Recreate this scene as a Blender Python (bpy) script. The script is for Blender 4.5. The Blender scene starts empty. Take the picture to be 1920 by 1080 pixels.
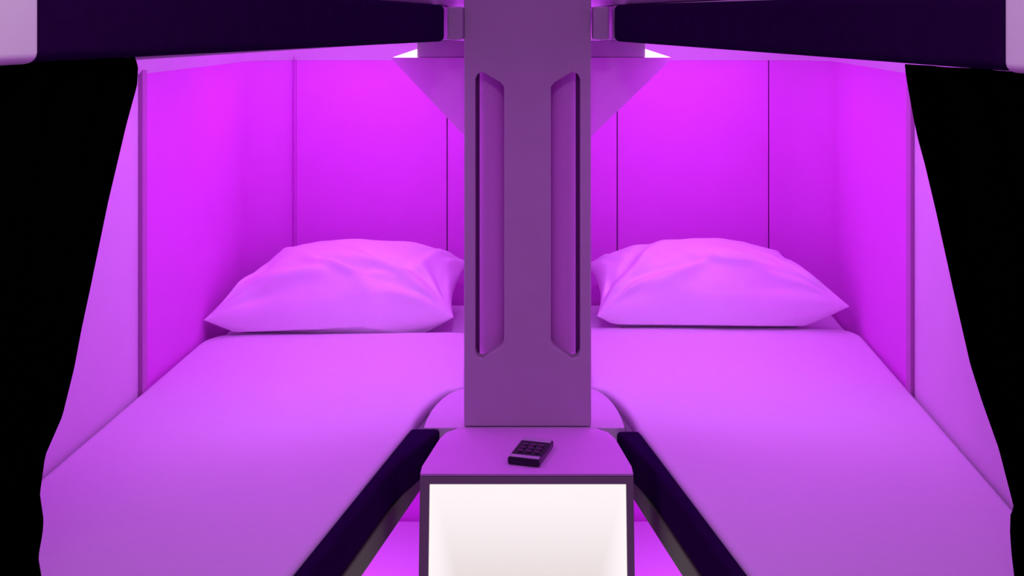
import bpy, bmesh, math, random
from mathutils import Vector, noise

C = bpy.context.scene.collection
SC = bpy.context.scene

# ------------------------------------------------------------------ camera
EYE = 1.6
F = 2100.0                      # focal length in pixels of the 1920 px frame
cam = bpy.data.cameras.new('camera'); camo = bpy.data.objects.new('camera', cam); C.objects.link(camo)
camo.location = (0, 0, EYE); camo.rotation_euler = (math.radians(90), 0, 0)
cam.sensor_width = 36; cam.lens = 36 * F / 1920
cam.shift_x = -30 / 1920; cam.shift_y = -498 / 1920
cam.clip_start = 0.05
SC.camera = camo

# ------------------------------------------------------------------ world, exposure, lights
w = bpy.data.worlds.new('world'); SC.world = w; w.use_nodes = True
bg = w.node_tree.nodes['Background']
bg.inputs[0].default_value = (0.58, 0.075, 0.84, 1); bg.inputs[1].default_value = 0.62
SC.view_settings.view_transform = 'Standard'; SC.view_settings.look = 'None'
SC.view_settings.exposure = 0.0; SC.view_settings.gamma = 1
SC.view_settings.use_curve_mapping = False

VIO = (0.66, 0.095, 0.98)
def area(name, loc, sx, sy, power, col, rot=(0, 0, 0), spread=180):
    l = bpy.data.lights.new(name, 'AREA'); l.shape = 'RECTANGLE'; l.size = sx; l.size_y = sy
    l.energy = power; l.color = col; l.spread = math.radians(spread)
    o = bpy.data.objects.new(name, l); C.objects.link(o); o.location = loc; o.rotation_euler = rot
    return o
# unseen area lights added to fill each berth from above (they face down)
for s in (-1, 1):
    area('berth_fill', (s*0.42, 2.62, 1.553), 0.40, 0.30, 1.25, VIO)
    area('berth_fill', (s*0.42, 2.83, 1.552), 0.50, 0.08, 0.34, (0.66, 0.22, 0.98))  # added strip that brightens the top of the back wall
    area('berth_fill', (s*0.42, 1.98, 1.553), 0.30, 0.50, 1.5, VIO)  # added nearer light that brightens duvet, ledge and slots
    pl = bpy.data.lights.new('sconce_bulb', 'POINT'); pl.energy = 3.4; pl.color = (0.66, 0.26, 1.0); pl.shadow_soft_size = 0.012
    po = bpy.data.objects.new('sconce_bulb', pl); C.objects.link(po); po.location = (s*0.165, 2.215, 1.540)
    area('berth_fill', (s*0.42, 2.30, 2.40), 0.45, 0.6, 3.2, VIO)
    area('berth_fill', (s*0.45, 2.30, 0.770), 0.40, 0.7, 3.7, VIO)
# unseen neutral light added over the viewer's head to lighten end caps and column
area('aisle_fill', (0, 0.50, 2.12), 0.16, 0.26, 2.7, (1.0, 0.93, 0.96))

# ------------------------------------------------------------------ helpers
def mat(name, col, rough=0.6, bump=0.0, scale=60, var=0.0, sheen=0.0, spec=0.3, emit=None):
    m = bpy.data.materials.new(name); m.use_nodes = True
    nt = m.node_tree; b = nt.nodes['Principled BSDF']
    b.inputs['Roughness'].default_value = rough
    b.inputs['Specular IOR Level'].default_value = spec
    b.inputs['Base Color'].default_value = (*col, 1)
    tc = nt.nodes.new('ShaderNodeTexCoord')
    if var > 0:
        n = nt.nodes.new('ShaderNodeTexNoise'); n.inputs['Scale'].default_value = scale*0.15; n.inputs['Detail'].default_value = 4
        nt.links.new(tc.outputs['Object'], n.inputs['Vector'])
        r = nt.nodes.new('ShaderNodeValToRGB')
        r.color_ramp.elements[0].position = 0.3; r.color_ramp.elements[1].position = 0.7
        r.color_ramp.elements[0].color = (*[c*(1-var) for c in col], 1)
        r.color_ramp.elements[1].color = (*[min(1, c*(1+var)) for c in col], 1)
        nt.links.new(n.outputs['Fac'], r.inputs['Fac']); nt.links.new(r.outputs['Color'], b.inputs['Base Color'])
    if bump > 0:
        n2 = nt.nodes.new('ShaderNodeTexNoise'); n2.inputs['Scale'].default_value = scale; n2.inputs['Detail'].default_value = 5
        nt.links.new(tc.outputs['Object'], n2.inputs['Vector'])
        bp = nt.nodes.new('ShaderNodeBump'); bp.inputs['Strength'].default_value = bump; bp.inputs['Distance'].default_value = 0.002
        nt.links.new(n2.outputs['Fac'], bp.inputs['Height']); nt.links.new(bp.outputs['Normal'], b.inputs['Normal'])
    if sheen: b.inputs['Sheen Weight'].default_value = sheen
    if emit:
        b.inputs['Emission Color'].default_value = (*emit[0], 1); b.inputs['Emission Strength'].default_value = emit[1]
    return m

M = dict(
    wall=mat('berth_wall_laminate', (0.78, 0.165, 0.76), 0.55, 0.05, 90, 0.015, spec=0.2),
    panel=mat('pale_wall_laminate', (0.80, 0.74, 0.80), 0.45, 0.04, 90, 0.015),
    backing=mat('wall_backing', (0.30, 0.06, 0.30), 0.8, 0.05, 60),
    joint=mat('joint_strip', (0.50, 0.22, 0.46), 0.5, 0.02, 60),
    shell=mat('bunk_shell_plastic', (0.74, 0.60, 0.76), 0.45, 0.04, 120, 0.02),
    pillar=mat('column_paint', (0.54, 0.52, 0.52), 0.50, 0.06, 150, 0.02),
    cavity=mat('column_recess', (0.98, 0.50, 0.98), 0.5, 0.04, 100),
    sheet=mat('cotton_sheet', (0.84, 0.82, 0.86), 0.85, 0.12, 420, 0.01, 0.1, 0.1),
    pillow=mat('pillow_cotton', (0.92, 0.90, 0.92), 0.85, 0.15, 380, 0.01, 0.15, 0.1),
    rail=mat('navy_upholstery', (0.022, 0.003, 0.046), 0.8, 0.25, 300, 0.1, spec=0.0),
    edge=mat('khaki_edge_trim', (0.085, 0.125, 0.055), 0.6, 0.05, 100),
    cap=mat('pale_plastic_cap', (0.90, 0.92, 0.86), 0.4, 0.02, 80),
    curtain=mat('black_curtain', (0.0007, 0.0007, 0.0008), 0.95, 0.2, 300, spec=0.0),
    sconce=mat('sconce_metal', (0.98, 0.50, 0.99), 0.5, 0.03, 80),
    frame=mat('console_frame', (0.27, 0.30, 0.24), 0.45, 0.03, 90),
    ctop=mat('console_laminate', (0.80, 0.46, 0.82), 0.45, 0.03, 120, 0.02),
    floor=mat('cabin_carpet', (0.10, 0.09, 0.12), 0.95, 0.5, 250, 0.2),
    slot_shade=mat('dark_slot_shade', (0.16, 0.03, 0.18), 0.7, 0.05, 80),  # shade put into colour along the outer edge of the slots
    black=mat('black_glass', (0.02, 0.01, 0.03), 0.2, 0.0),
    keys=mat('dark_keys', (0.10, 0.04, 0.10), 0.5, 0.0),
    silver=mat('silver_plastic', (0.55, 0.5, 0.58), 0.35, 0.0),
    lens=mat('lamp_lens', (0.9, 0.9, 0.9), 0.4, 0, emit=((1.0, 0.72, 1.0), 1.6)),
)
# edge-lit white step panel: the diffuser gives off a little more light near its edges
def panel_mat():
    m = bpy.data.materials.new('edge_lit_diffuser'); m.use_nodes = True
    nt = m.node_tree; b = nt.nodes['Principled BSDF']; b.inputs['Base Color'].default_value = (0.40, 0.55, 0.32, 1)
    b.inputs['Roughness'].default_value = 0.5
    tc = nt.nodes.new('ShaderNodeTexCoord'); sp = nt.nodes.new('ShaderNodeSeparateXYZ')
    nt.links.new(tc.outputs['Object'], sp.inputs[0])
    ab = nt.nodes.new('ShaderNodeMath'); ab.operation = 'ABSOLUTE'; nt.links.new(sp.outputs['X'], ab.inputs[0])
    mr = nt.nodes.new('ShaderNodeMapRange'); mr.interpolation_type = 'SMOOTHSTEP'
    mr.inputs['From Min'].default_value = 0.105; mr.inputs['From Max'].default_value = 0.150
    mr.inputs['To Min'].default_value = 0.0; mr.inputs['To Max'].default_value = 1.0
    nt.links.new(ab.outputs[0], mr.inputs['Value'])
    mz = nt.nodes.new('ShaderNodeMapRange'); mz.interpolation_type = 'SMOOTHSTEP'
    mz.inputs['From Min'].default_value = 0.70; mz.inputs['From Max'].default_value = 0.86
    nt.links.new(sp.outputs['Z'], mz.inputs['Value'])
    mx = nt.nodes.new('ShaderNodeMath'); mx.operation = 'MAXIMUM'
    nt.links.new(mr.outputs[0], mx.inputs[0]); nt.links.new(mz.outputs[0], mx.inputs[1])
    mc = nt.nodes.new('ShaderNodeMix'); mc.data_type = 'RGBA'
    nt.links.new(mx.outputs[0], mc.inputs['Factor'])
    mc.inputs['A'].default_value = (0.72, 0.69, 0.62, 1); mc.inputs['B'].default_value = (0.90, 0.87, 0.84, 1)
    nt.links.new(mc.outputs['Result'], b.inputs['Emission Color']); b.inputs['Emission Strength'].default_value = 1.0
    return m
M['diffuser'] = panel_mat()

def link(name, verts, faces, m, parent=None, bevel=0.0, seg=3, smooth=False):
    me = bpy.data.meshes.new(name); me.from_pydata([tuple(v) for v in verts], [], faces); me.update()
    bm = bmesh.new(); bm.from_mesh(me); bmesh.ops.recalc_face_normals(bm, faces=bm.faces[:]); bm.to_mesh(me); bm.free()
    me.materials.append(m)
    o = bpy.data.objects.new(name, me); C.objects.link(o)
    if parent:
        o.parent = parent
        o.matrix_parent_inverse = parent.matrix_basis.inverted()
    if bevel:
        b = o.modifiers.new('bevel', 'BEVEL'); b.width = bevel; b.segments = seg; b.limit_method = 'ANGLE'; b.angle_limit = math.radians(35)
    if smooth or bevel:
        for p in me.polygons: p.use_smooth = True
        if bevel:
            wn = o.modifiers.new('wn', 'WEIGHTED_NORMAL'); wn.keep_sharp = True
    return o

class MB:
    def __init__(s): s.v = []; s.f = []
    def box(s, x0, x1, y0, y1, z0, z1):
        return s.prism([(x0, y0), (x1, y0), (x1, y1), (x0, y1)], z0, z1)
    def prism(s, poly, z0, z1):
        b = len(s.v); n = len(poly)
        g = lambda z, i: z[i] if isinstance(z, (list, tuple)) else z
        s.v += [(p[0], p[1], g(z0, i)) for i, p in enumerate(poly)] + [(p[0], p[1], g(z1, i)) for i, p in enumerate(poly)]
        s.f += [tuple(b+i for i in range(n))[::-1], tuple(b+n+i for i in range(n))]
        s.f += [(b+i, b+(i+1) % n, b+n+(i+1) % n, b+n+i) for i in range(n)]
        return s
    def prism_y(s, poly, y0, y1):           # polygon in xz extruded along y
        b = len(s.v); n = len(poly)
        s.v += [(p[0], y0, p[1]) for p in poly] + [(p[0], y1, p[1]) for p in poly]
        s.f += [tuple(b+i for i in range(n)), tuple(b+n+i for i in range(n))[::-1]]
        s.f += [(b+i, b+(i+1) % n, b+n+(i+1) % n, b+n+i) for i in range(n)]
        return s
    def grid(s, rows):
        b = len(s.v); nr = len(rows); nc = len(rows[0])
        for r in rows: s.v += r
        for i in range(nr-1):
            for j in range(nc-1):
                s.f.append((b+i*nc+j, b+i*nc+j+1, b+(i+1)*nc+j+1, b+(i+1)*nc+j))
        return s
    def build(s, name, m, parent=None, **k): return link(name, s.v, s.f, m, parent, **k)

def tag(o, label, cat, group=None):
    o['label'] = label; o['category'] = cat
    if group: o['group'] = group
    return o
def thing(name, loc, label, cat, group=None):
    o = bpy.data.objects.new(name, None); C.objects.link(o); o.location = loc; o.empty_display_size = 0.05
    return tag(o, label, cat, group)
def struct(o): o['kind'] = 'structure'; return o

# ------------------------------------------------------------------ plan of the place
# side wall lines  x = a + b*y ; rail lines x = c - d*(1.93-y)
WR = lambda y: 0.629 + 0.0533*y
WL = lambda y: -0.8415 + 0.0424*y
BACK = 2.95
RI = {1: lambda y: 0.186 + 0.177*(1.93-y), -1: lambda y: -(0.200 + 0.190*(1.93-y))}       # lower berth inner edge
UI = {1: lambda y: 0.155 + 0.2276*(1.905-y), -1: lambda y: -(0.151 + 0.1739*(1.905-y))}    # upper berth inner edge
UZ = {1: lambda y: 0.0062*(y-1.905), -1: lambda y: -0.0043*(y-1.905)}                      # slight tilt of the upper rails
WX = {1: WR, -1: WL}
SEAM = 2.165
TOP = 2.46

# wall outline (inner face), from near left round the back to near right
def outline(off=0.0, r=0.11):
    pts = []
    def corner(side):
        W = WX[side]; arc = []
        for k in range(9):
            a = math.pi/2 * k/8
            cx = W(BACK-r) - side*r; cy = BACK - r
            arc.append((cx + side*r*math.cos(a), cy + r*math.sin(a)))
        return arc
    L = [(WL(SEAM), SEAM)] + corner(-1)
    R = corner(1)[::-1] + [(WR(SEAM), SEAM)]
    return L, R
def offs(poly, d):
    out = []
    for i, p in enumerate(poly):
        a = Vector(poly[max(0, i-1)]); b = Vector(poly[min(len(poly)-1, i+1)])
        t = (b-a).normalized(); n = Vector((-t.y, t.x))      # outward for this winding
        out.append((p[0]+n.x*d, p[1]+n.y*d))
    return out
def strip(mb, pts, d0, d1, z0, z1):
    a = offs(pts, d0); b = offs(pts, d1)
    for i in range(len(pts)-1):
        mb.prism([a[i], a[i+1], b[i+1], b[i]], z0, z1)
def ribbon_wall(pts, d0, d1, z0, z1):     # closed solid following pts
    a = offs(pts, d0); b = offs(pts, d1); mb = MB()
    return mb.prism(a + b[::-1], z0, z1)
L, R = outline()
seams = [-0.612, -0.213, 0.235, 0.634]
g = 0.0017
floor = struct(MB().box(-1.3, 1.3, -0.6, 3.05, -0.05, 0).build('floor', M['floor']))
ceil = struct(MB().box(-1.3, 1.3, 0.5, 3.05, TOP, TOP+0.05).build('ceiling', M['panel']))
full = L + [(s, BACK) for s in seams] + R
wb = struct(ribbon_wall([p for p in full], 0.014, 0.05, 0, TOP).build('wall_back', M['backing']))
def wpart(pts, parent, name='wall_panel', m='wall'):
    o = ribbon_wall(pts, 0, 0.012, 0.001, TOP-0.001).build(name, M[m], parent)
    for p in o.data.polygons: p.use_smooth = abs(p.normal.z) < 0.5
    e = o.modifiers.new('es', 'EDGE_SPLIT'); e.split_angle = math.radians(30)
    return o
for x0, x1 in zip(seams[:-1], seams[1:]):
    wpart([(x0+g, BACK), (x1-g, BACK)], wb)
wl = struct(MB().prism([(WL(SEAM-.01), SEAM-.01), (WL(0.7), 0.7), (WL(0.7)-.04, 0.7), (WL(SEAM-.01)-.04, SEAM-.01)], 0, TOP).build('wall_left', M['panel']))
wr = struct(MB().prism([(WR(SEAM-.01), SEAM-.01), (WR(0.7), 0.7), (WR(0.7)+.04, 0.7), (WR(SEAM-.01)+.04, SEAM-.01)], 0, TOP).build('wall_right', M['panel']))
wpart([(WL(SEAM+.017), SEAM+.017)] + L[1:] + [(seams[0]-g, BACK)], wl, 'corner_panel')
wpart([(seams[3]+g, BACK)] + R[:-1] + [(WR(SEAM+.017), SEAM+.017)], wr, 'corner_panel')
for n, s in (('trim_1', -1), ('trim_2', 1)):
    W = WX[s]
    struct(MB().box(min(W(SEAM)-s*0.008, W(SEAM)+s*0.012), max(W(SEAM)-s*0.008, W(SEAM)+s*0.012), SEAM-.009, SEAM+.016, 0.001, TOP-.001).build(n, M['joint']))

# sloping cove along the top of the middle berth walls, under the upper bunk
def cove(name, z0, z1, proj, m):
    pts = [(WL(1.0), 1.0)] + L + [(s, BACK) for s in seams] + R + [(WR(1.0), 1.0)]
    rows = []
    for d, z in ((-0.001, z0), (-proj, z1), (-0.001, z1), (-0.001, z0)):
        rows.append([(x, y, z) for x, y in offs(pts, d)])
    o = MB().grid(rows).build(name, M[m]); return struct(o)
cove('trim_3', 1.500, 1.560, 0.050, 'panel')
cove('trim_4', 2.36, 2.455, 0.07, 'panel')

# ------------------------------------------------------------------ divider and column
DIV = 0.098
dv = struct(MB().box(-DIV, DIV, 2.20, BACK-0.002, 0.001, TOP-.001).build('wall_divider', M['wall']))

PX0, PX1, PY = -0.1130, 0.1115, 1.977
def pz(y, Y=PY): return EYE - (y-42)/F*Y
def pxx(x, Y=PY): return (x-990)/F*Y
col = thing('support_column', (0, PY+0.1, 0.886), 'tall dull mauve column with chamfered slots between the two beds', 'column')
# front plate with slots: build as polygon grid of faces around holes
def slot(s, yt, yb):
    xo, xm, xi = (pxx(891), pxx(905), pxx(945)) if s < 0 else (pxx(1088), pxx(1073), pxx(1033))
    dt, db = yt, yb
    r = [(xo, pz(dt+14)), (xo+(xm-xo)*0.3, pz(dt+4)), (xm, pz(dt)), (xm+(xi-xm)*0.85, pz(dt+20)), (xi, pz(dt+28)),
         (xi, pz(db-30)), (xm+(xi-xm)*0.85, pz(db-21)), (xm, pz(db)), (xo+(xm-xo)*0.3, pz(db-3)), (xo, pz(db-12))]
    return r
zb, zt = 0.8865, TOP-0.001
slots = []
for yt, yb in ((135, 672), (-585, -22)):
    for s in (-1, 1): slots.append((s, slot(s, yt, yb)))
bm = bmesh.new()
def loop(pts, y):
    vs = [bm.verts.new((p[0], y, p[1])) for p in pts]
    es = [bm.edges.new((vs[i], vs[(i+1) % len(vs)])) for i in range(len(vs))]
    return vs, es
for y in (PY, PY+0.026):
    E = []
    E += loop([(PX0, zb), (PX1, zb), (PX1, zt), (PX0, zt)], y)[1]
    for s, sl in slots: E += loop(sl, y)[1]
    bmesh.ops.triangle_fill(bm, use_beauty=True, use_dissolve=False, edges=E)
bm.verts.ensure_lookup_table()
n = len(bm.verts)//2
off = 0
for cnt in [4] + [len(sl) for s, sl in slots]:
    for i in range(cnt):
        j = (i+1) % cnt
        bm.faces.new((bm.verts[off+i], bm.verts[off+j], bm.verts[n+off+j], bm.verts[n+off+i]))
    off += cnt
bmesh.ops.recalc_face_normals(bm, faces=bm.faces[:])
me = bpy.data.meshes.new('front_panel'); bm.to_mesh(me); bm.free(); me.materials.append(M['pillar'])
fp = bpy.data.objects.new('front_panel', me); C.objects.link(fp); fp.parent = col; fp.matrix_parent_inverse = col.matrix_basis.inverted()
fb = fp.modifiers.new('bevel', 'BEVEL'); fb.width = 0.0022; fb.segments = 2; fb.limit_method = 'ANGLE'; fb.angle_limit = math.radians(50)
# hollow body behind it: core, full-width blocks between the slots, rear plate
m = MB()
y0 = PY+0.0265
m.box(-0.034, 0.034, y0, PY+0.095, zb, zt)
cuts = sorted([zb] + [pz(672)-0.004, pz(135)+0.004, pz(-22)-0.004, pz(-585)+0.004] + [zt])
for a, b in ((cuts[0], cuts[1]), (cuts[2], cuts[3]), (cuts[4], cuts[5])):
    m.box(PX0+.001, -0.0345, y0, PY+0.095, a, b); m.box(0.0345, PX1-.001, y0, PY+0.095, a, b)
m.build('column_core', M['cavity'], col)
m = MB().box(PX0+.001, PX1-.001, PY+0.0955, 2.199, zb, zt)
m.build('column_body', M['cavity'], col)
for a, b in ((cuts[1], cuts[2]), (cuts[3], cuts[4])):
    for s in (-1, 1):
        poly = []
        for k in range(17):
            an = math.pi*k/16
            poly.append((s*(0.0710-0.0360*math.cos(an)), PY+0.095-0.052*math.sin(an)))
        lo = MB().prism(poly, a, b).build('slot_liner', M['cavity'], col, smooth=True)
        e = lo.modifiers.new('es', 'EDGE_SPLIT'); e.split_angle = math.radians(40)
# dark strips painting shade on each slot's outer wall, light gap behind
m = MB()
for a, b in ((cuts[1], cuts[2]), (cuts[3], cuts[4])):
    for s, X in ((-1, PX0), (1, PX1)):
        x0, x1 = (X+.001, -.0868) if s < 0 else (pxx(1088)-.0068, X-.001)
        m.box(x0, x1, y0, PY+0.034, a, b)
m.build('slot_shade_strip', M['slot_shade'], col)

# ------------------------------------------------------------------ bunks (shell + padded rail + cap), mattress, duvet, pillow
def arcpts_inner(side, I, ystart=1.976):
    """inner edge round the column, from the rail's far end to the divider"""
    x0 = abs(I(ystart)); x1 = 0.118; out = []
    for k in range(9):
        a = math.pi/2*k/8
        out.append((side*(x1 + (x0-x1)*math.cos(a)), ystart + (2.195-ystart)*math.sin(a)))
    return out
def bar(name, p0, p1, t, side, z0a, z0b, z1a, z1b, m, parent, bevel):
    # bar whose inner face runs p0->p1, thickness t outward; z0 bottom, z1 top at a (far) and b (near)
    d = (Vector(p1)-Vector(p0)).normalized(); nn = Vector((abs(d.y), abs(d.x)*0))*side
    q0 = (p0[0]+side*t, p0[1]); q1 = (p1[0]+side*t, p1[1])
    return MB().prism([p0, p1, q1, q0], [z0a, z0b, z0b, z0a], [z1a, z1b, z1b, z1a]).build(name, M[m], parent, bevel=bevel, seg=4)

names = {1: 'right', -1: 'left'}
def bunk(side, tier):
    s = side; W = WX[s]
    if tier == 'upper':
        I = UI[s]; zs0, zs1 = 1.568, 1.630; ynear = {1: 0.889, -1: 0.776}[s]; yfar = 1.905
        lab = 'upper bunk on the %s with padded navy side rail and pale rounded end cap' % names[s]
    elif tier == 'middle':
        I = RI[s]; zs0, zs1 = 0.786, 0.823; ynear = 0.95; yfar = {1: 1.958, -1: 1.970}[s]
        lab = 'lower bunk on the %s whose navy rail runs beside the white lit step box' % names[s]
    else:
        I = RI[s]; zs0, zs1 = 0.20, 0.24; ynear = 0.95; yfar = 1.95
        lab = 'floor level bunk glimpsed in the gap %s of the lit step box' % names[s]
    b = thing('bunk', (s*0.45, 1.9, zs0), lab, 'bunk', 'bunks either side of the column')
    poly = [(W(0.75)-s*.004, 0.75), (W(BACK-.13)-s*.004, BACK-.13), (W(BACK)-s*.05, BACK-.03), (W(BACK)-s*.12, BACK-.004), (s*(DIV+.004), BACK-.004)]
    inner = arcpts_inner(s, I)[::-1]
    t = 0.012 if tier == 'upper' else 0.004
    poly += [(x+s*t*1.0, y) for x, y in inner] + [(I(ynear)+s*t, ynear), (I(0.75)+s*t, 0.75)]
    MB().prism(poly, zs0, zs1).build('bunk_shell', M['shell'], b, bevel=0.003, seg=2)
    if tier == 'upper':
        Z = UZ[s]
        za, zbm = 1.5675+Z(yfar), 1.5675+Z(ynear)
        r = MB().prism([(I(yfar), yfar), (I(ynear), ynear), (I(ynear)+s*-.0, ynear-.001), (I(yfar)-s*.0, yfar+.001)][:2] +
                       [(I(ynear)+s*0.011, ynear+.003), (I(yfar)+s*0.011, yfar+.003)],
                       [za, zbm, zbm, za], [za+.0625, zbm+.0625, zbm+.0625, za+.0625])
        # thicken towards the aisle so that it wraps the shell edge
        r.v = [(x - (s*0.010 if i in (0, 1, 4, 5) else 0), y, z) for i, (x, y, z) in enumerate(r.v)]
        r.build('side_rail', M['rail'], b, bevel=0.009, seg=4)
        # pale end cap
        y1 = ynear-0.17
        c = MB().prism([(I(ynear-.002)-s*.012, ynear-.002), (I(y1)-s*.012, y1), (I(y1)+s*.012, y1), (I(ynear-.002)+s*.012, ynear-.002)],
                       zbm-.001, zbm+.064)
        c.build('end_cap', M['cap'], b, bevel=0.008, seg=4)
        # bracket between rail end and column
        xa, xb = sorted((s*0.1135, I(1.97)+s*0.0))
        MB().box(xa, xb, 1.935, 2.01, 1.5695, 1.6275).build('mount_bracket', M['pillar'], b, bevel=0.004, seg=2)
    else:
        r = MB().prism([(s*.1535, yfar), (I(1.80)-s*.009, 1.80), (I(ynear)-s*.008, ynear), (I(ynear)+s*.014, ynear), (I(yfar)+s*.014, yfar)], zs1+.001, 0.8865 if tier == 'middle' else 0.30)
        r.build('side_rail', M['rail'], b, bevel=0.007, seg=4)
        e = MB().prism([(I(yfar)-s*.009, yfar), (I(ynear)-s*.009, ynear), (I(ynear)+s*.0035, ynear), (I(yfar)+s*.0035, yfar)], zs0-.002, zs1-.001)
        e.build('edge_trim', M['edge'], b, bevel=0.003, seg=2)
    return b
for s in (1, -1):
    for t in ('upper', 'middle', 'floor'): bunk(s, t)

def soft_slab(side, I, W, ya, yb, z0, z1, gap_in, gap_out, seed, rc=0.10, rough=0.0, foot_drop=0, edge=0.012):
    """closed soft slab between the rail and the wall; far outer corner rounded"""
    s = side; NY, NX = 90, 44
    arc = arcpts_inner(s, I)
    def xin(y):
        if y <= 1.976: return I(y) + s*gap_in
        if y >= 2.19: return s*(0.118+gap_in*0.3)
        a = math.asin(min(1, (y-1.976)/0.219)); x0 = abs(I(1.976)); return s*(0.118 + (x0-0.118)*math.cos(a) + gap_in*(1-0.7*(y-1.976)/0.214))
    def xout(y):
        x = W(y) - s*gap_out
        if y > yb-rc:
            q = (y-(yb-rc))/rc; x -= s*rc*(1-math.sqrt(max(0, 1-q*q)))
        return x
    top, bot = [], []
    for i in range(NY+1):
        q = i/NY
        y = ya + (yb-ya)*(1-(1-q)**1.6) if i > 0 else ya
        a, b = xin(y), xout(y); rt, rb = [], []
        for j in range(NX+1):
            u = 0.5-0.5*math.cos(math.pi*j/NX)
            x = a+(b-a)*u
            dx = min(abs(x-a), abs(b-x)); dy = min(yb-y, y-ya)
            k = 0
            for dd in (dx, dy):
                if dd < edge: k = max(k, 1-math.sqrt(max(0, 1-(1-dd/edge)**2)))
            wv = rough*(noise.noise(Vector((x*3+seed, y*2.2, 0)))*0.6 + noise.noise(Vector((x*9, y*4+seed, 2)))*0.22)
            # softly crowned: a little lower beside the rail and the wall
            wv -= 0.004*max(0, 1-dx/0.07)**2
            z = z1 + wv*min(1, dx/0.05) - k*edge*0.9
            rt.append((x, y, z)); rb.append((x, y, z0))
        top.append(rt); bot.append(rb)
    mb = MB()
    mb.grid(top); nb = len(mb.v); mb.grid([r[::-1] for r in bot])
    nc = NX+1
    for i in range(NY):
        a, b = i*nc, (i+1)*nc
        mb.f.append((a, b, nb+b+nc-1, nb+a+nc-1))
        a2, b2 = a+nc-1, b+nc-1
        mb.f.append((b2, a2, nb+i*nc, nb+(i+1)*nc))
    for j in range(NX):
        mb.f.append((j+1, j, nb+nc-1-j, nb+nc-2-j))
        o = NY*nc; mb.f.append((o+j, o+j+1, nb+o+nc-2-j, nb+o+nc-1-j))
    return mb

YD = {1: 2.625, -1: 2.575}
for s in (1, -1):
    W = WX[s]
    o = soft_slab(s, RI[s], W, 0.9, BACK-.012, 0.8245, 0.860, 0.016, 0.006, 1, rc=0.12).build('mattress', M['sheet'], smooth=True)
    tag(o, 'thin mattress under the %s lower pillow, in deep violet shade' % names[s], 'mattress', 'lower berth mattresses')
    o = soft_slab(s, RI[s], W, 0.92, YD[s], 0.8612, 0.888, 0.015, 0.004, 7*s, rc=0.085, rough=0.006).build('duvet', M['sheet'], smooth=True)
    tag(o, {1: 'smooth lilac duvet filling the lower bed right of the column', -1: 'smooth lilac duvet filling the lower bed left of the column'}[s], 'duvet', 'duvets on the lower beds')
    o = soft_slab(s, UI[s], W, 0.9, BACK-.012, 1.631, 1.665, 0.012, 0.006, 3, rc=0.12).build('mattress', M['sheet'], smooth=True)
    tag(o, 'sliver of upper mattress above the %s navy rail' % names[s], 'mattress', 'upper berth mattresses')
    o = soft_slab(s, RI[s], W, 0.9, BACK-.012, 0.241, 0.295, 0.018, 0.006, 3, rc=0.12).build('mattress', M['sheet'], smooth=True)
    tag(o, 'brightly lit floor level mattress seen through the gap %s of the step box' % names[s], 'mattress', 'floor level mattresses')

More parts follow.
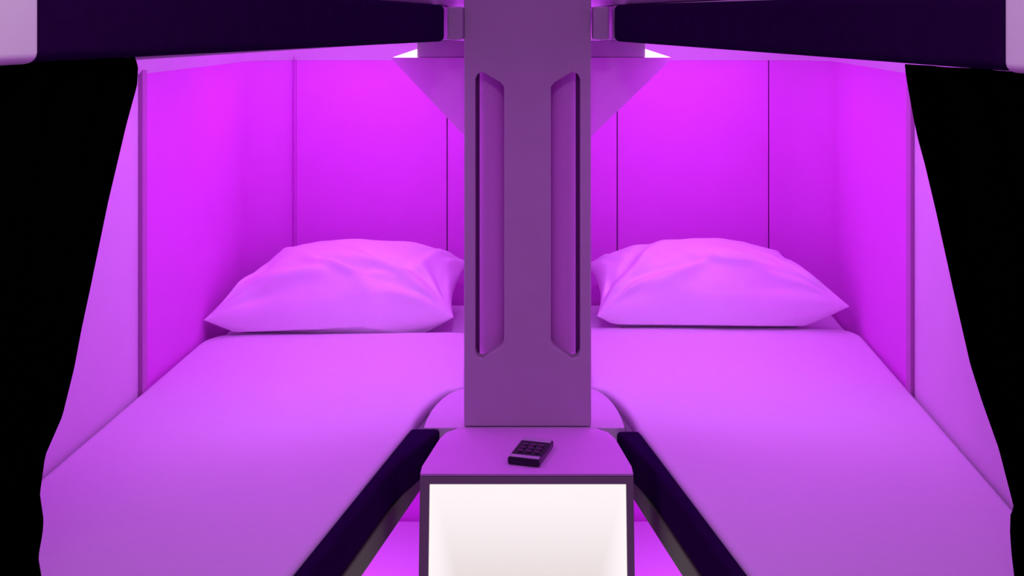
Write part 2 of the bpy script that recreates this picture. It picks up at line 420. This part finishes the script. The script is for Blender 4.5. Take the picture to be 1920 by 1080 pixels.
# ------------------------------------------------------------------ pillows
def pillow(name, c, base, T, seed, fold, label, yd):
    """c: near-left, near-right, far-left, far-right corner positions"""
    NU, NV = 130, 90
    nl, nr, fl, fr = [Vector(p) for p in c]
    ctr = (nl+nr+fl+fr)/4
    def surf(u, v, top):
        ue = u*(1 - 0.07*(1-v*v)*abs(u)**3); ve = v*(1 - 0.07*(1-u*u)*abs(v)**3)
        a, b = (ue+1)/2, (ve+1)/2
        p = nl*(1-a)*(1-b) + nr*a*(1-b) + fl*(1-a)*b + fr*a*b
        e = max(0, (1-abs(u)**2.1)*(1-abs(v)**2.4))
        t = T*max(0, 1-abs(u)**2.05)**0.60*max(0, 1-abs(v)**2.5)**(0.40 if v < 0 else 0.60)
        # middle sinks towards the bed, corners stay lifted
        zm = p.z - 0.016*(1-u*u) - 0.010*(1-v*v)*(1-u*u)
        wr = 0
        for k, (cu, cv) in enumerate(((-1, -1), (1, -1), (-1, 1), (1, 1))):
            du, dv_ = (u-cu)*1.6, v-cv; rr = math.hypot(du, dv_); an = math.atan2(dv_, du)
            wr += 0.013*math.exp(-rr*1.2)*min(1, rr*2.2)*noise.noise(Vector((an*4.2, seed+k*3.1, rr*0.5)))*2
        for (fu, fv, ang, ln, wd, am) in fold:
            du, dv_ = u-fu, (v-fv)*0.6; x = du*math.cos(ang)+dv_*math.sin(ang); y = -du*math.sin(ang)+dv_*math.cos(ang)
            y += 0.03*math.sin(x*7+seed)
            wr += am*math.exp(-(x/ln)**2)*(math.exp(-(y/wd)**2)-0.8*math.exp(-((y-wd*1.6)/wd)**2))
        wr += 0.0035*noise.noise(Vector((u*2.4+seed, v*1.8, 0.3))) + 0.0016*noise.noise(Vector((u*6, v*5+seed, 1.3)))
        ed = min(1, e*6)
        if top: z = zm + t*0.78 + wr*ed
        else: z = max(base+0.0015, zm - t*0.62 + wr*0.35*ed)
        z = max(z, base+0.002)
        kd = min(1, max(0, (yd+0.02-p.y)/0.02)); z = max(z, base+0.002+kd*0.033) if kd > 0 else z
        y = p.y - (0.010*e if top else 0) - (wr*ed*1.3*max(0, min(1, 0.3-v)) if top else 0)
        return (p.x, y, z)
    us = [math.sin(math.pi/2*(-1+2*i/NU)) for i in range(NU+1)]; vs = [math.sin(math.pi/2*(-1+2*j/NV)) for j in range(NV+1)]
    mb = MB()
    mb.grid([[surf(u, v, True) for u in us] for v in vs])
    mb.grid([[surf(u, v, False) for u in us][::-1] for v in vs])
    o = mb.build(name, M['pillow'], smooth=True)
    bm = bmesh.new(); bm.from_mesh(o.data); bmesh.ops.remove_doubles(bm, verts=bm.verts[:], dist=0.0004)
    bmesh.ops.recalc_face_normals(bm, faces=bm.faces[:]); bm.to_mesh(o.data); bm.free()
    for p in o.data.polygons: p.use_smooth = True
    return tag(o, label, 'pillow', 'pillows on the lower beds')
PB = 0.8625
pillow('pillow', [(0.160, 2.60, 0.918), (0.738, 2.57, 0.948), (0.150, 2.86, 0.985), (0.660, 2.88, 0.990)], PB, 0.158, 2.0,
       [(0.05, -0.42, -0.5, 0.30, 0.045, 0.015), (0.28, -0.48, -0.4, 0.24, 0.04, 0.013), (-0.62, -0.3, 0.9, 0.45, 0.09, 0.018), (-0.40, -0.72, 0.15, 0.3, 0.07, 0.011), (-0.2, -0.55, 0.3, 0.25, 0.05, 0.008)],
       'plump white pillow right of the column, its right corner pointing at the wall', YD[1])
pillow('pillow', [(-0.730, 2.52, 0.930), (-0.172, 2.59, 0.918), (-0.655, 2.88, 0.990), (-0.150, 2.86, 0.990)], PB, 0.158, 9.0,
       [(-0.12, -0.42, -0.6, 0.34, 0.05, 0.016), (0.40, -0.45, -0.5, 0.30, 0.05, 0.015), (-0.4, -0.6, -0.15, 0.45, 0.09, 0.013), (0.72, 0.1, 1.2, 0.35, 0.07, 0.012), (0.2, -0.6, -0.3, 0.3, 0.05, 0.009)],
       'plump white pillow left of the column, creased, its left corner pointing outward', YD[-1])

# ------------------------------------------------------------------ sconces under the upper bunks
for s in (-1, 1):
    tipx = pxx(732, 2.10) if s < 0 else pxx(1262, 2.10)
    zt_ = EYE-(108-42)/F*2.10
    xi = s*0.1145
    t = thing('sconce', (xi, 2.1, zt_-0.17), 'triangular violet uplighter on the %s side of the column, white lit tip' % names[s], 'light fixture', 'uplighters beside the column')
    # inverted half pyramid shell
    mb = MB()
    zlow = zt_-0.152
    A = (tipx, 2.10, zt_); B = (xi, 2.10, zt_); Cc = (xi, 2.10, zlow); D = (tipx-s*0.03, 2.185, zt_); E_ = (xi, 2.185, zt_); G = (xi, 2.185, zlow+.02)
    b0 = len(mb.v); mb.v += [A, B, Cc, D, E_, G]
    mb.f += [(0, 1, 2), (3, 5, 4), (0, 2, 5, 3), (1, 4, 5, 2), (0, 3, 4, 1)]
    mb.build('sconce_shade', M['sconce'], t)
    # glowing wedge lens on top, near the tip
    xl = pxx(780, 2.10) if s < 0 else pxx(1212, 2.10)
    zz = zt_+0.0005
    poly = [(tipx-s*0.004, zz), (xl, zz), (xl, zz+0.0150)]
    MB().prism_y(poly, 2.104, 2.165).build('lamp_lens', M['lens'], t)
    xa, xb = sorted((xl-s*0.001, xi))
    MB().box(xa, xb, 2.106, 2.18, zz, 1.566).build('lamp_housing', M['shell'], t, bevel=0.0015, seg=2)

# ------------------------------------------------------------------ console (step box) between the rails
cz = 0.886
con = thing('step_box', (0, 1.87, 0), 'mauve step box at the foot of the column with glowing white front', 'step box')
cf = 1.775; cb = 1.974
poly = [(-0.171, cf), (0.167, cf), (0.167, cf+.03), (0.150, 1.925), (0.140, 1.955), (0.120, cb), (-0.124, cb), (-0.142, 1.955), (-0.152, 1.925), (-0.171, cf+.03)]
MB().prism(poly, cz-.0055, cz-.001).build('box_top', M['ctop'], con, bevel=0.0012, seg=2)
# frame: top bar, two jambs sloping slightly outward, floor bar
lean = 0.16
def fr(x, z, dy=0):   # front of the box leans forward towards the floor
    k = (cz-z); return (x*(1+0.05*k), cf - 0.06*k + dy, z)
def hexa(mb, pts8):
    b = len(mb.v); mb.v += pts8
    mb.f += [(b, b+1, b+2, b+3), (b+7, b+6, b+5, b+4), (b, b+4, b+5, b+1), (b+1, b+5, b+6, b+2), (b+2, b+6, b+7, b+3), (b+3, b+7, b+4, b)]
zt2 = cz-.006; zin = cz-.0175
mb = MB()
xo0, xo1, xi0, xi1 = -0.171, 0.167, -0.1560, 0.1555
def bar8(x0, x1, z0, z1, d=0.03):
    return [fr(x0, z0), fr(x1, z0), fr(x1, z1), fr(x0, z1), fr(x0, z0, d), fr(x1, z0, d), fr(x1, z1, d), fr(x0, z1, d)]
hexa(mb, bar8(xo0, xi0, 0.01, zt2)); hexa(mb, bar8(xi1, xo1, 0.01, zt2))
hexa(mb, bar8(xi0, xi1, zin, zt2)); hexa(mb, bar8(xi0, xi1, 0.01, 0.05))
mb.build('box_frame', M['frame'], con)
mb = MB(); hexa(mb, [fr(x, z, d) for d in (0.008, 0.014) for x, z in ((xi0, .05), (xi1, .05), (xi1, zin), (xi0, zin))])
mb.build('light_panel', M['diffuser'], con)
mb = MB(); mb.box(-0.135, 0.131, cf+.031, 1.97, 0.01, zt2-.001)
mb.build('box_body', M['shell'], con)

# collar ledge round the column's foot
pts = []
I1, I2 = arcpts_inner(1, RI[1]), arcpts_inner(-1, RI[-1])
poly = [(x-.006, y) for x, y in I1] + [(x+.006, y) for x, y in I2[::-1]]
poly = [(I1[0][0]-.007, 1.9765)] + [(x-.007, y) for x, y in I1 if y < 2.19 and y > 1.977] + [(0.118, 2.195), (-0.118, 2.195)] + \
       [(x+.007, y) for x, y in I2[::-1] if y < 2.19 and y > 1.977] + [(I2[0][0]+.007, 1.9765)]
o = MB().prism(poly, 0.80, 0.8850).build('corner_ledge', M['shell'], bevel=0.002, seg=2)
tag(o, 'curved pale ledge around the foot of the column behind the step box', 'ledge')

# handset lying on the box
ang = math.atan2(0.10, 0.022)
h = thing('handset', (0.005, 1.848, cz-.0005), 'small dark handset with silver ends lying on the step box top', 'handset')
def rb(w, l, z0, z1, name, m, lo=0.0, bev=0.002):
    a = -0.28; pts = []
    for px_, py_ in ((-w, lo-l), (w, lo-l), (w, lo+l), (-w, lo+l)):
        pts.append((0.005+px_*math.cos(a)-py_*math.sin(a), 1.848+px_*math.sin(a)+py_*math.cos(a)))
    return MB().prism(pts, cz+z0, cz+z1).build(name, M[m], h, bevel=bev, seg=2)
rb(0.027, 0.046, -0.0006, 0.011, 'handset_body', 'black', bev=0.003)
rb(0.025, 0.007, 0.0111, 0.0125, 'end_band', 'silver', 0.036, 0.0005)
rb(0.025, 0.005, 0.0111, 0.0125, 'end_band', 'silver', -0.038, 0.0005)
for r_ in range(3):
    for c_ in range(3):
        a = -0.28; px_, py_ = (c_-1)*0.014, (r_-1)*0.014
        X = 0.005+px_*math.cos(a)-py_*math.sin(a); Y = 1.848+px_*math.sin(a)+py_*math.cos(a)
        MB().box(X-.0045, X+.0045, Y-.0045, Y+.0045, cz+.0111, cz+.0128).build('key', M['keys'], h)

# ------------------------------------------------------------------ curtains
def curtain(side, path, A, B, label):
    # path: photo silhouette of the free edge, converted once to a (z, y) drape line in the curtain's own plane
    s = side; pl = []
    for x, y in path:
        u = abs((x-990)/F); Y = A/(u+B); pl.append((EYE-(y-42)/F*Y, Y))
    pl.append((0.9, pl[-1][1]+0.01))
    pl.sort(key=lambda p: -p[0])
    def edge(z):
        if z >= pl[0][0]: return pl[0][1]
        for (z1, y1), (z2, y2) in zip(pl[:-1], pl[1:]):
            if z2 <= z <= z1: return y1+(y2-y1)*(z1-z)/max(1e-6, z1-z2)
        return pl[-1][1]
    zt0 = 1.5672 + UZ[s](0.9)
    NZ, NX = 150, 90; rows = []
    for i in range(NZ+1):
        z = zt0 + (0.893-zt0)*i/NZ; e = edge(z); row = []
        for j in range(NX+1):
            q = j/NX; y = e + (0.60-e)*q
            am = 0.010*min(1, q*8)*(0.5+0.5*min(1, i/30))
            dx = am*math.sin(q*34 + 1.2*noise.noise(Vector((q*3, z*2, s))))
            row.append((s*(A - B*y) + s*(0.004+abs(dx)*0.0) + dx, y, z))
        rows.append(row)
    mb = MB().grid(rows); o = mb.build('curtain', M['curtain'], smooth=True)
    so = o.modifiers.new('solid', 'SOLIDIFY'); so.thickness = 0.002; so.offset = 0
    tag(o, label, 'curtain', 'curtains drawn back below the upper rails')
RP = [(1690, 118), (1692, 140), (1698, 175), (1706, 220), (1715, 262), (1728, 310), (1749, 400), (1780, 542), (1812, 683), (1834, 753), (1865, 841), (1894, 954), (1887, 960), (1886, 998), (1889, 1040), (1894, 1080)]
LP = [(259, 104), (266, 125), (264, 160), (244, 234), (210, 379), (177, 540), (160, 620), (147, 690), (125, 780), (93, 854), (83, 926), (90, 975), (88, 1000), (80, 1045), (86, 1080)]
curtain(1, RP, 0.596, 0.2357, 'black curtain hanging down the right edge below the upper rail')
curtain(-1, LP, 0.488, 0.181, 'black curtain hanging down the left edge below the upper rail')
